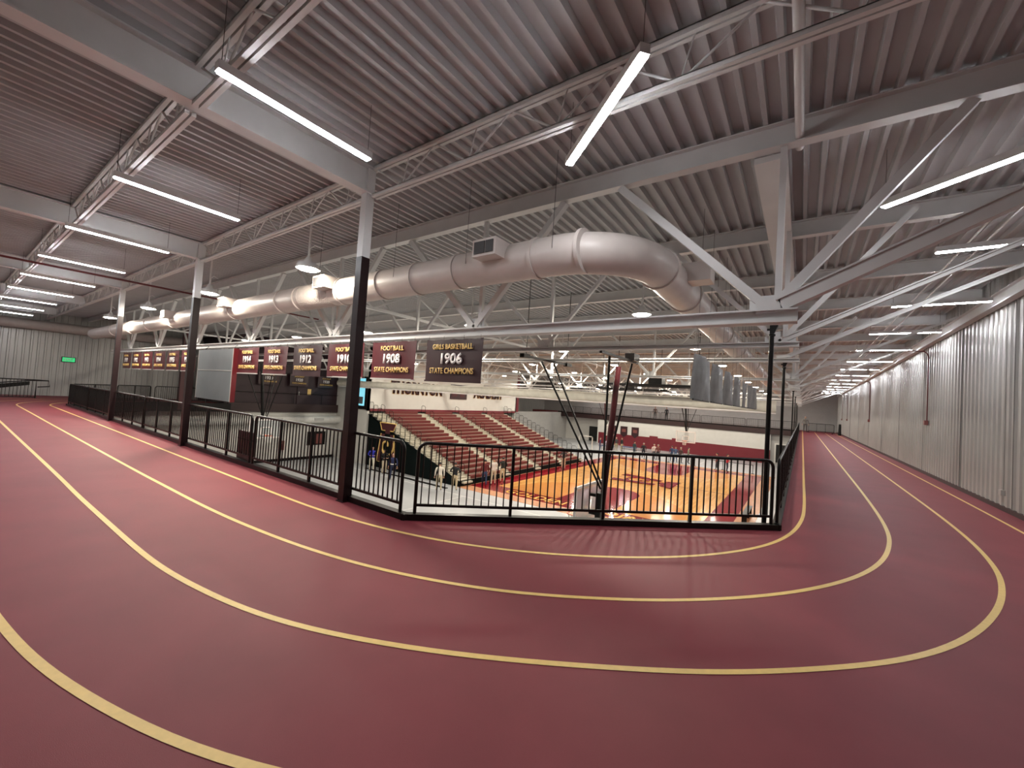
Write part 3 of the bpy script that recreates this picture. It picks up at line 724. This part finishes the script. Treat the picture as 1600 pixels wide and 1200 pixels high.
# ================================================================ GOALS
def goal(x, y, face, label, ztop=2.83, mm=MASTM, rimz=-1.45, fold=(1.15, -.6, 2.1), side=-1.25, top=-.55, sy=(-1.0, 1.0)):
    """hanging goal; face = direction the board faces (local +X)"""
    t = thing('hanging_basketball_goal', label, 'basketball goal', (x,y,0), math.atan2(face[1],face[0]))
    zb = rimz-.15
    MB().tube([(top,-.3,ztop),(-.4,0,zb+.3)], .085, 14).build('mast', mm, t)
    MB().tube([(-.4,0,zb+.3),(-.4,0,zb-.1)], .06, 10).box(-.4,-.05,-.05,.05,zb+.25,zb+.33).box(-.4,-.05,-.05,.05,zb+.75,zb+.83).box(-.44,-.30,-.2,.2,zb+.0,zb+.9).build('board_mount', BLACK, t)
    MB().box(-.04,-.01,-.9,.9,zb,zb+1.07).build('backboard', GLASSM, t)
    fr = MB()
    for a,b,c,d in ((-.93,.93,zb-.03,zb+.03),(-.93,.93,zb+1.04,zb+1.10)): fr.box(-.06,.0,a,b,c,d)
    for a in (-.93,.87): fr.box(-.06,.0,a,a+.06,zb,zb+1.07)
    for a,b,c,d in ((-.31,.31,zb+.15,zb+.2),(-.31,.31,zb+.6,zb+.65)): fr.box(-.005,.005,a,b,c,d)
    for a in (-.31,.26): fr.box(-.005,.005,a,a+.05,zb+.15,zb+.65)
    fr.build('board_frame', LETW, t)
    rim = MB(); rim.tube([(.15+.23+.23*math.cos(q),.23*math.sin(q),rimz) for q in [2*math.pi*k/20 for k in range(20)]], .012, 6, closed=True); rim.box(0,.16,-.06,.06,rimz-.04,rimz+.01)
    ro = rim.build('rim', ORANGE, t)
    nt = MB()
    for k in range(12):
        q = 2*math.pi*k/12; q2 = q+.5
        nt.tube([(.38+.22*math.cos(q),.22*math.sin(q),rimz),(.38+.13*math.cos(q2),.13*math.sin(q2),rimz-.42)], .006, 4)
        nt.tube([(.38+.22*math.cos(q2),.22*math.sin(q2),rimz),(.38+.13*math.cos(q),.13*math.sin(q),rimz-.42)], .006, 4)
    nt.build('net', NETM, ro)
    fx, f0, f1 = fold; fm = (f0+f1)/2
    for s in (-1,1):
        MB().tube([(side,sy[0] if s<0 else sy[1],ztop),(-.42,s*.1,zb+1.3)], .028, 8).build('side_brace', BLACK, t)
        MB().tube([(fx,fm+s*.35,ztop),(-.38,s*.08,zb+1.0)], .028, 8).build('fold_brace', BLACK, t)
    MB().bar((fx,f0,ztop+.05),(fx,f1,ztop+.05),.06,.06).box(fx-.07,fx+.07,f0,f0+.3,ztop,ztop+.1).box(fx-.07,fx+.07,f1-.3,f1,ztop,ztop+.1).build('cross_bar', BLACK, t)
    MB().bar((side,sy[0]-.4,ztop+.05),(side,sy[1]+.5,ztop+.05),.06,.06).box(side-.12,side+.12,sy[0]-.2,sy[0]+.2,ztop+.05,ztop+.24).build('cross_bar', BLACK, t)
    for yy in (f0+.2, f1-.2): MB().tube([(fx,yy,ztop),(fx,yy,ZD-.1)], .012, 5).build('hanger', GRILLE, t)
    return t
goal(-4.85, 10.9, (-1,0), 'hanging basketball goal on a thick maroon mast, behind the corner railing', sy=(.6, 2.1))
goal(-26.4, 11.8, (1,0), 'hanging basketball goal over the far left end of the grey practice court', mm=BLACK, fold=(1.15,-1,1))
goal(-9.6, 44.5, (0,-1), 'hanging basketball goal in front of the white and maroon north wall', mm=BLACK, fold=(1.15,-1,1))
goal(-17.2, 43.0, (1,0), 'hanging goal on a maroon mast right of the bleachers, beyond the rolled curtain', fold=(1.15,-1,1))
# folded ceiling goal gear
for k, (gx, gy) in enumerate(((-8.6,24.5),(-5.5,19.0))):
    t = thing('ceiling_winch_frame', 'black folded goal frame under the trusses, %s' % ('above the near basket' if k else 'left of the maroon mast'), 'ceiling gear', (gx,gy,2.75))
    MB().bar((-2.2,0,0),(2.2,0,0),.1,.1).bar((-2.0,1.2,0),(2.0,1.2,0),.08,.08).bar((-1.6,0,0),(-1.6,1.2,0),.07).bar((1.6,0,0),(1.6,1.2,0),.07).build('frame', BLACK, t)
    MB().box(-.3,.3,-.1,.5,.05,.4).build('motor', BLACK, t)
    for s in (-1.8,1.8): MB().tube([(s,0,0),(s,0,ZD-2.8)], .015, 5).build('hanger', BLACK, t)

# ================================================================ WALL DETAILS
for k, (yy, z0) in enumerate(((20.27,1.9),(35.5,1.85),(51.6,1.8),(58,1.8))):
    t = thing('wall_conduit', 'thin conduit drop ending in a red box on the right wall, %s to the camera' % ORD[k], 'conduit', (XE-.06,yy,0), 0, 'conduit drops on the right wall')
    pts = [(0,0,z0),(0,0,4.0),(0,-.03,4.12),(-.05,-.1,4.25),(-.15,-.15,4.33),(-.6,-.2,4.36)]
    MB().tube(pts, .018, 6).build('conduit_pipe', REDPIPE, t)
    MB().box(-.08,.02,-.09,.09,z0-.16,z0).build('junction_box', BOXR, t)
t = thing('wall_conduit', 'short conduit with a small outlet box low on the right wall', 'conduit', (XE-.05,13.5,0))
MB().tube([(0,0,.4),(0,0,4.4)], .014, 6).build('conduit_pipe', GALV, t)
MB().box(-.05,.02,-.07,.07,.33,.45).build('outlet_box', GALV, t)
t = thing('exit_sign', 'green lit exit sign on the far left ribbed wall', 'exit sign', (XW+.1,5.0,2.38))
MB().box(-.05,.03,-.32,.32,-.17,.17).build('housing', GRILLE, t)
MB().box(.03,.035,-.28,.28,-.13,.13).build('face', EXITM, t)
text_obj('EXIT', .42, .17, LETW, t, (.04,0,0), rz=math.pi/2, bold=.02, depth=.003)
# stair guard at far left
t = thing('stair_guard', 'black stair guard rail at the far left end of the track', 'railing', (-34.6,-.1,0))
MB().tube([(0,0,.05),(0,0,1.05),(0,3.4,1.05),(0,3.4,.05)], .03, 8).build('top_rail', BLACK, t)
pk = MB()
for k in range(1,26): pk.box(-.01,.01,k*.13-.01,k*.13+.01,.1,1.05)
pk.box(-.015,.015,0,3.4,.08,.12); pk.build('picket', BLACK, t)
MB().tube([(-.5,0,.45),(-.5,3.2,1.0),(-.5,3.9,1.02),(-.5,3.95,.7),(-.5,3.5,.65)], .03, 8).tube([(-.1,3.3,1.05),(-.1,3.8,1.03)], .03, 8).build('handrail', BLACK, t)
MB().poly_ext([(-.6,0,.05),(-.6,3.2,.75),(-.6,3.2,.95),(-.6,0,.35)],(.15,0,0)).build('stair_stringer', BLACK, t)
# barrier, bin at far right end
railing((0.6,59.5),(3.0,59.0), 'dark portable railing standing across the far end of the right straight', posts=2, fine=False)
pr_ = [o for o in COL.objects if o.name.startswith('railing')][-1]
for xx in (.05,2.3): MB().box(xx-.03,xx+.03,-.25,.25,0,.09).build('foot', BLACK, pr_)
t = thing('dark_post', 'dark upright stand against the wall at the far end of the right straight', 'stand', (3.3,56,0)); MB().tube([(0,0,0),(0,0,1.2)], [.14,.1], 10).build('stand', BLACK, t)
# poster, extinguisher, door panel in the lower left gym
t = thing('wall_poster', 'black poster with a brown figure on the lower left wall', 'poster', (XO+.02,19.3,F0+1.15))
MB().box(0,.03,-.8,.8,0,1.15).build('board', BLACK, t); MB().box(.03,.035,-.1,.5,.1,.95).build('figure', BOXR, t)
t = thing('fire_extinguisher', 'red extinguisher in a small cabinet on the lower left wall', 'fire extinguisher', (XO+.06,16.4,F0+.9)); MB().box(0,.12,-.2,.2,0,.75).build('cabinet', BOXR, t); MB().tube([(.14,0,.1),(.14,0,.5)], .07, 10).build('cylinder', REDP, t)
t = thing('fence_panel', 'dark maroon sheet panel fixed low behind the left railing', 'panel', (-9.6,YL+.06,0)); MB().box(-.38,.36,0,.03,-.05,.68).build('sheet', BANM2, t); MB().box(-.38,.36,-.01,0,.5,.53).build('clip', BLACK, t)
# shields on north wall
for k in range(3):
    t = thing('wall_shield', 'brown shield plaque on the white north wall, %s' % ['left of three','middle of three','right of three'][k], 'plaque', (-24.1+1.75*k,YF-.02,-2.35), 0, 'shield plaques on the north wall')
    MB().poly_ext([(-.55,0,.85),(.55,0,.85),(.55,0,-.35),(0,0,-.8),(-.55,0,-.35)],(0,-.05,0)).build('shield', BANM2, t)
    MB().box(-.3,.3,-.06,-.05,.0,.45).build('crest', BOXR, t)
t = thing('wall_clock_board', 'dark maroon scoreboard hanging before the far upper wall', 'scoreboard', (-15.5,YN-.3,2.5)); MB().box(-3,3,0,.2,0,1.3).build('body', BANM2, t); MB().box(-2,-1,-.02,0,.4,1).box(1,2,-.02,0,.4,1).build('lamp_panel', BOXR, t)
# wall pads, rise pads
for k, xx in enumerate((-17.8,-14.6)):
    t = thing('wall_pad', 'raised maroon pad on the north wall, %s' % ['left of the pair','right of the pair'][k], 'wall pad', (xx,YF-.03,F0+1.75)); MB().box(-.6,.6,-.06,0,-1.7,.22).build('pad', WALLM, t)
# tables
for k, (tx, ty) in enumerate(((-21.0,52.0),(-18.6,54.0))):
    t = thing('folding_table', 'blue-topped folding table beyond the court, %s' % ['left one','right one'][k], 'table', (tx,ty,F0))
    MB().box(-.95,.95,-.4,.4,.7,.75).build('table_top', mat('blue cloth',(60,80,120)), t)
    for sx in (-.85,.85):
        for sy in (-.33,.33): MB().box(sx-.02,sx+.02,sy-.02,sy+.02,0,.7).build('leg', GRILLE, t)
t = thing('court_bench', 'thin black bench on the right sideline of the court', 'bench', (-2.5,28.5,F0+.014))
MB().box(-.15,.15,-1.6,1.6,.42,.46).build('seat', BLACK, t)
for yy in (-1.4,0,1.4): MB().box(-.13,.13,yy-.02,yy+.02,0,.42).build('leg', BLACK, t)
t = thing('belt_barrier', 'row of black belt barrier posts beyond the court', 'barrier', (0,49.6,F0))
for k in range(6): MB().tube([(-18+2.8*k,0,0),(-18+2.8*k,0,.03),(-18+2.8*k,0,.04),(-18+2.8*k,0,.95)], [.16,.16,.03,.03], 8).build('post', BLACK, t)
MB().bar((-18,0,.9),(-4,0,.9),.01,.05).build('belt', BLACK, t)
t = thing('glass_enclosure', 'pale framed door opening at the right end of the bleachers', 'doorway', (-20.6,44.5,F0))
MB().box(-.9,-.8,0,.1,0,2.4).box(.8,.9,0,.1,0,2.4).box(-.9,.9,0,.1,2.3,2.4).build('frame', WALLW, t)

# ================================================================ PEOPLE
SKINM = mat('skin', (196, 150, 126), rough=0.5); SHOE = mat('shoes', (40, 36, 36))
def person_mesh(pose):
    """one continuous skinned body about 1.75 m tall facing +Y"""
    J = {'pel':(0,0,.95,.13,.10),'bel':(0,0,1.08,.13,.10),'che':(0,.01,1.30,.17,.11),'nec0':(0,0,1.45,.08,.07),'nec':(0,.0,1.51,.052,.05),'hd0':(0,.02,1.58,.07,.08),'hd1':(0,.02,1.66,.078,.095),'hd2':(0,.01,1.74,.05,.06)}
    E_ = [('pel','bel'),('bel','che'),('che','nec0'),('nec0','nec'),('nec','hd0'),('hd0','hd1'),('hd1','hd2')]
    for s, sg in (('l',-1),('r',1)):
        arm = {0:[(.19,0,1.42),(.25,.0,1.15),(.26,.06,.92),(.26,.09,.84)], 1:[(.19,0,1.42),(.28,-.02,1.17),(.16,.18,1.10),(.08,.22,1.12)], 2:[(.19,0,1.42),(.27,.08,1.18),(.24,.28,1.15),(.2,.36,1.15)]}[pose if sg>0 else (0 if pose==2 else pose)]
        J['sh'+s]=(sg*arm[0][0],)+arm[0][1:]+(.062,.06); J['el'+s]=(sg*arm[1][0],)+arm[1][1:]+(.046,.045); J['wr'+s]=(sg*arm[2][0],)+arm[2][1:]+(.03,.03); J['ha'+s]=(sg*arm[3][0],)+arm[3][1:]+(.038,.022)
        st = .05 if pose==2 else 0
        J['hi'+s]=(sg*.095,0,.90,.098,.10); J['kn'+s]=(sg*.11,.03+sg*st,.50,.066,.066); J['an'+s]=(sg*.12,-.02+sg*st*2,.09,.042,.045); J['to'+s]=(sg*.13,.15+sg*st*2,.035,.042,.03)
        E_ += [('che','sh'+s),('sh'+s,'el'+s),('el'+s,'wr'+s),('wr'+s,'ha'+s),('pel','hi'+s),('hi'+s,'kn'+s),('kn'+s,'an'+s),('an'+s,'to'+s)]
    ks = list(J); me = bpy.data.meshes.new('body'); me.from_pydata([J[k][:3] for k in ks], [(ks.index(a),ks.index(b)) for a,b in E_], [])
    o = bpy.data.objects.new('body', me); COL.objects.link(o)
    md = o.modifiers.new('s','SKIN'); 
    for i,k in enumerate(ks): me.skin_vertices[0].data[i].radius = J[k][3:5]; me.skin_vertices[0].data[i].use_root = (k=='pel')
    sb = o.modifiers.new('u','SUBSURF'); sb.levels = 1
    bpy.context.view_layer.update()
    r = bpy.data.meshes.new_from_object(o.evaluated_get(bpy.context.evaluated_depsgraph_get())); bpy.data.objects.remove(o)
    V = [tuple(v.co) for v in r.vertices]; Fc = [tuple(p.vertices) for p in r.polygons]
    mb = MB(); mb.v = V; mb.f = [list(f) for f in Fc]; mb.sm = [True]*len(Fc)
    hands = [Vector(J['hal'][:3]), Vector(J['har'][:3])]; wr = [Vector(J['wrl'][:3]), Vector(J['wrr'][:3])]
    for f in Fc:
        c = sum((Vector(V[i]) for i in f), Vector())/len(f)
        if min((c-h).length for h in hands) < .085: mi = 0
        elif c.z > 1.50: mi = 0
        elif c.z < .085: mi = 3
        elif c.z < .96 and abs(c.x) < .235 and not min((c-h).length for h in wr) < .07: mi = 2
        else: mi = 1
        mb.mi.append(mi)
    for h, w0 in zip(hands, wr):        # four fingers of unequal length and a thumb
        d = (h-w0).normalized(); sd = d.cross(Vector((0,0,1)));
        sd = sd.normalized() if sd.length > .2 else Vector((0,1,0)); nn = d.cross(sd)
        for k, (off, L) in enumerate(((-.028,.075),(-.009,.085),(.010,.08),(.028,.06))):
            p0 = h+d*.03+sd*off; mb.tube([p0, p0+d*L*.55, p0+d*L*.9+nn*.02], [.009,.008,.006], 5, 0)
        p0 = h+sd*-.03; mb.tube([p0, p0-sd*.025+d*.035, p0-sd*.03+d*.06], [.01,.009,.007], 5, 0)
    mb.tube([(0,.10,1.655),(0,.128,1.63)], [.012,.016], 6, 0)                     # nose
    for s in (-1,1): 
        mb.tube([(s*.032,.098,1.665),(s*.032,.106,1.665)], .010, 6, 3)            # eyes
        mb.tube([(s*.078,.01,1.66),(s*.092,.0,1.655)], [.022,.015], 6, 0)          # ears
    mb.tube([(-.025,.100,1.605),(.025,.100,1.605)], .006, 5, 4)                    # mouth
    return mb.mesh('body', [SKINM, WHITE, WHITE, SHOE, BOXR])
def hair_mesh():
    mb = MB(); n = 12; rings = []
    for j in range(6):
        a = j/5*math.pi*.62; r = math.sin(a); zz = math.cos(a)
        rings.append([(.086*r*math.cos(2*math.pi*k/n), .0+.098*r*math.sin(2*math.pi*k/n)-.012, 1.672+.088*zz - (.0 if math.sin(2*math.pi*k/n)<.3 else -.035*(j/5))) for k in range(n)])
    mb.add([p for r in rings for p in r], [(j*n+k,(j+1)*n+k,(j+1)*n+(k+1)%n,j*n+(k+1)%n) for j in range(5) for k in range(n)], 0, True); return mb
PM = [person_mesh(p) for p in (0,1,2)]; HM = hair_mesh().mesh('hair', [BLACK])
def person(x, y, z, face, pose, shirt, pants, hair, label, s=1.0):
    t = thing('person', label, 'person', (x,y,z), math.radians(face)); t.scale = (s*1.12,s*1.1,s*1.04)
    b = bpy.data.objects.new('body', PM[pose]); COL.objects.link(b); b.parent = t
    for i, c in ((1,shirt),(2,pants)):
        b.material_slots[i].link = 'OBJECT'; b.material_slots[i].material = mat('cloth %d %d %d' % c, c, rough=.8)
    hh = bpy.data.objects.new('hair', HM); COL.objects.link(hh); hh.parent = t
    hh.material_slots[0].link = 'OBJECT'; hh.material_slots[0].material = mat('hair %d %d %d' % hair, hair, rough=.6)
    return t
DK=(30,24,22); GR=(150,140,130)
person(-26.9,19.9,F0,-125,1,(40,44,160),(220,214,196),DK,'person in a bright blue jacket and cream trousers on the grey gym floor')
person(-25.4,19.9,F0,-100,1,(26,24,28),(186,172,148),DK,'person in a black top and khaki trousers before the green side panel')
person(-23.3,19.0,F0,-135,0,(34,40,80),(34,38,66),(150,120,110),'person in navy with a white band across the waist, beside the green side panel')
MB().box(-.17,.17,-.12,.12,1.02,1.07).build('white_band', LETW, [o for o in COL.objects if o.name.startswith('person')][-1])
person(-18.9,19.2,F0,50,0,(226,218,206),(206,190,160),DK,'person in a white shirt and khaki trousers at the foot of the bleachers')
person(-18.3,20.0,F0,30,1,(20,22,28),(196,178,146),DK,'person in a black top leaning beside the one in the white shirt')
person(-17.9,22.6,F0+.014,60,0,(96,32,36),(48,66,100),DK,'person in a maroon top and blue jeans by the first bleacher row')
person(-17.9,23.6,F0+.014,-140,2,(228,222,214),(206,196,172),DK,'person in a white top and cream trousers by the first bleacher row')
person(-17.9,24.7,F0+.014,55,1,(28,34,32),(204,188,156),DK,'person in a dark top and khaki trousers, third along the bleacher front')
person(-17.9,34.2,F0+.014,40,1,(60,56,60),(186,160,140),DK,'person standing at the bleacher front near the middle of the court')
person(-7.2,48.4,F0+.014,90,2,(110,56,56),(40,44,54),DK,'person in a dull red top bending toward another beyond the court')
person(-6.2,48.2,F0+.014,-90,1,(190,40,52),(36,44,60),DK,'person in a bright red top beyond the far end of the court')
NG = [(-21.5,51.0,(52,50,80),(44,60,90)),(-20.4,50.8,(190,180,200),(210,205,200)),(-20.6,54.4,(60,60,60),(150,140,110)),(-19.9,54.6,(30,28,30),(160,150,120)),(-17.0,51.2,(44,60,64),(60,70,80)),(-15.6,50.4,(24,24,28),(36,40,50)),(-14.4,50.6,(214,196,190),(90,100,110)),(-13.9,50.5,(110,60,56),(50,50,56)),(-12.4,50.9,(50,60,90),(56,80,110)),(-11.9,50.5,(70,90,120),(70,90,120)),(-11.3,50.4,(76,56,52),(40,40,44)),(-10.6,51.0,(130,130,110),(70,72,76))]
NL = ['navy top and jeans','lilac top and white trousers','grey top and khaki trousers','black top and khaki trousers','teal top and grey trousers','all black clothes','pale pink top','brown top and dark trousers','navy top and jeans beside another in blue','light blue denim','brown coat','olive top']
for (px_, py_, sh, pa), lb in zip(NG, NL):
    person(px_, py_, F0, random.uniform(-180,180), random.choice((0,1)), sh, pa, random.choice((DK,(90,60,40),GR)), 'person in %s in the group beyond the court' % lb)
person(-18.2,63.5,0,180,0,(90,70,66),(60,56,60),DK,'person standing on the far upper track, left of the dark one')
person(-16.5,63.4,0,170,0,(30,28,32),(30,30,36),DK,'person in dark clothes standing at the far upper railing')
person(0.32,58.4,0,180,0,(120,116,112),(96,92,90),GR,'person in grey standing by the fence at the far end of the right straight')
person(-31.8,44.0,-.1,90,0,(44,44,60),(36,36,46),DK,'person in dark blue at the top right corner of the bleachers')
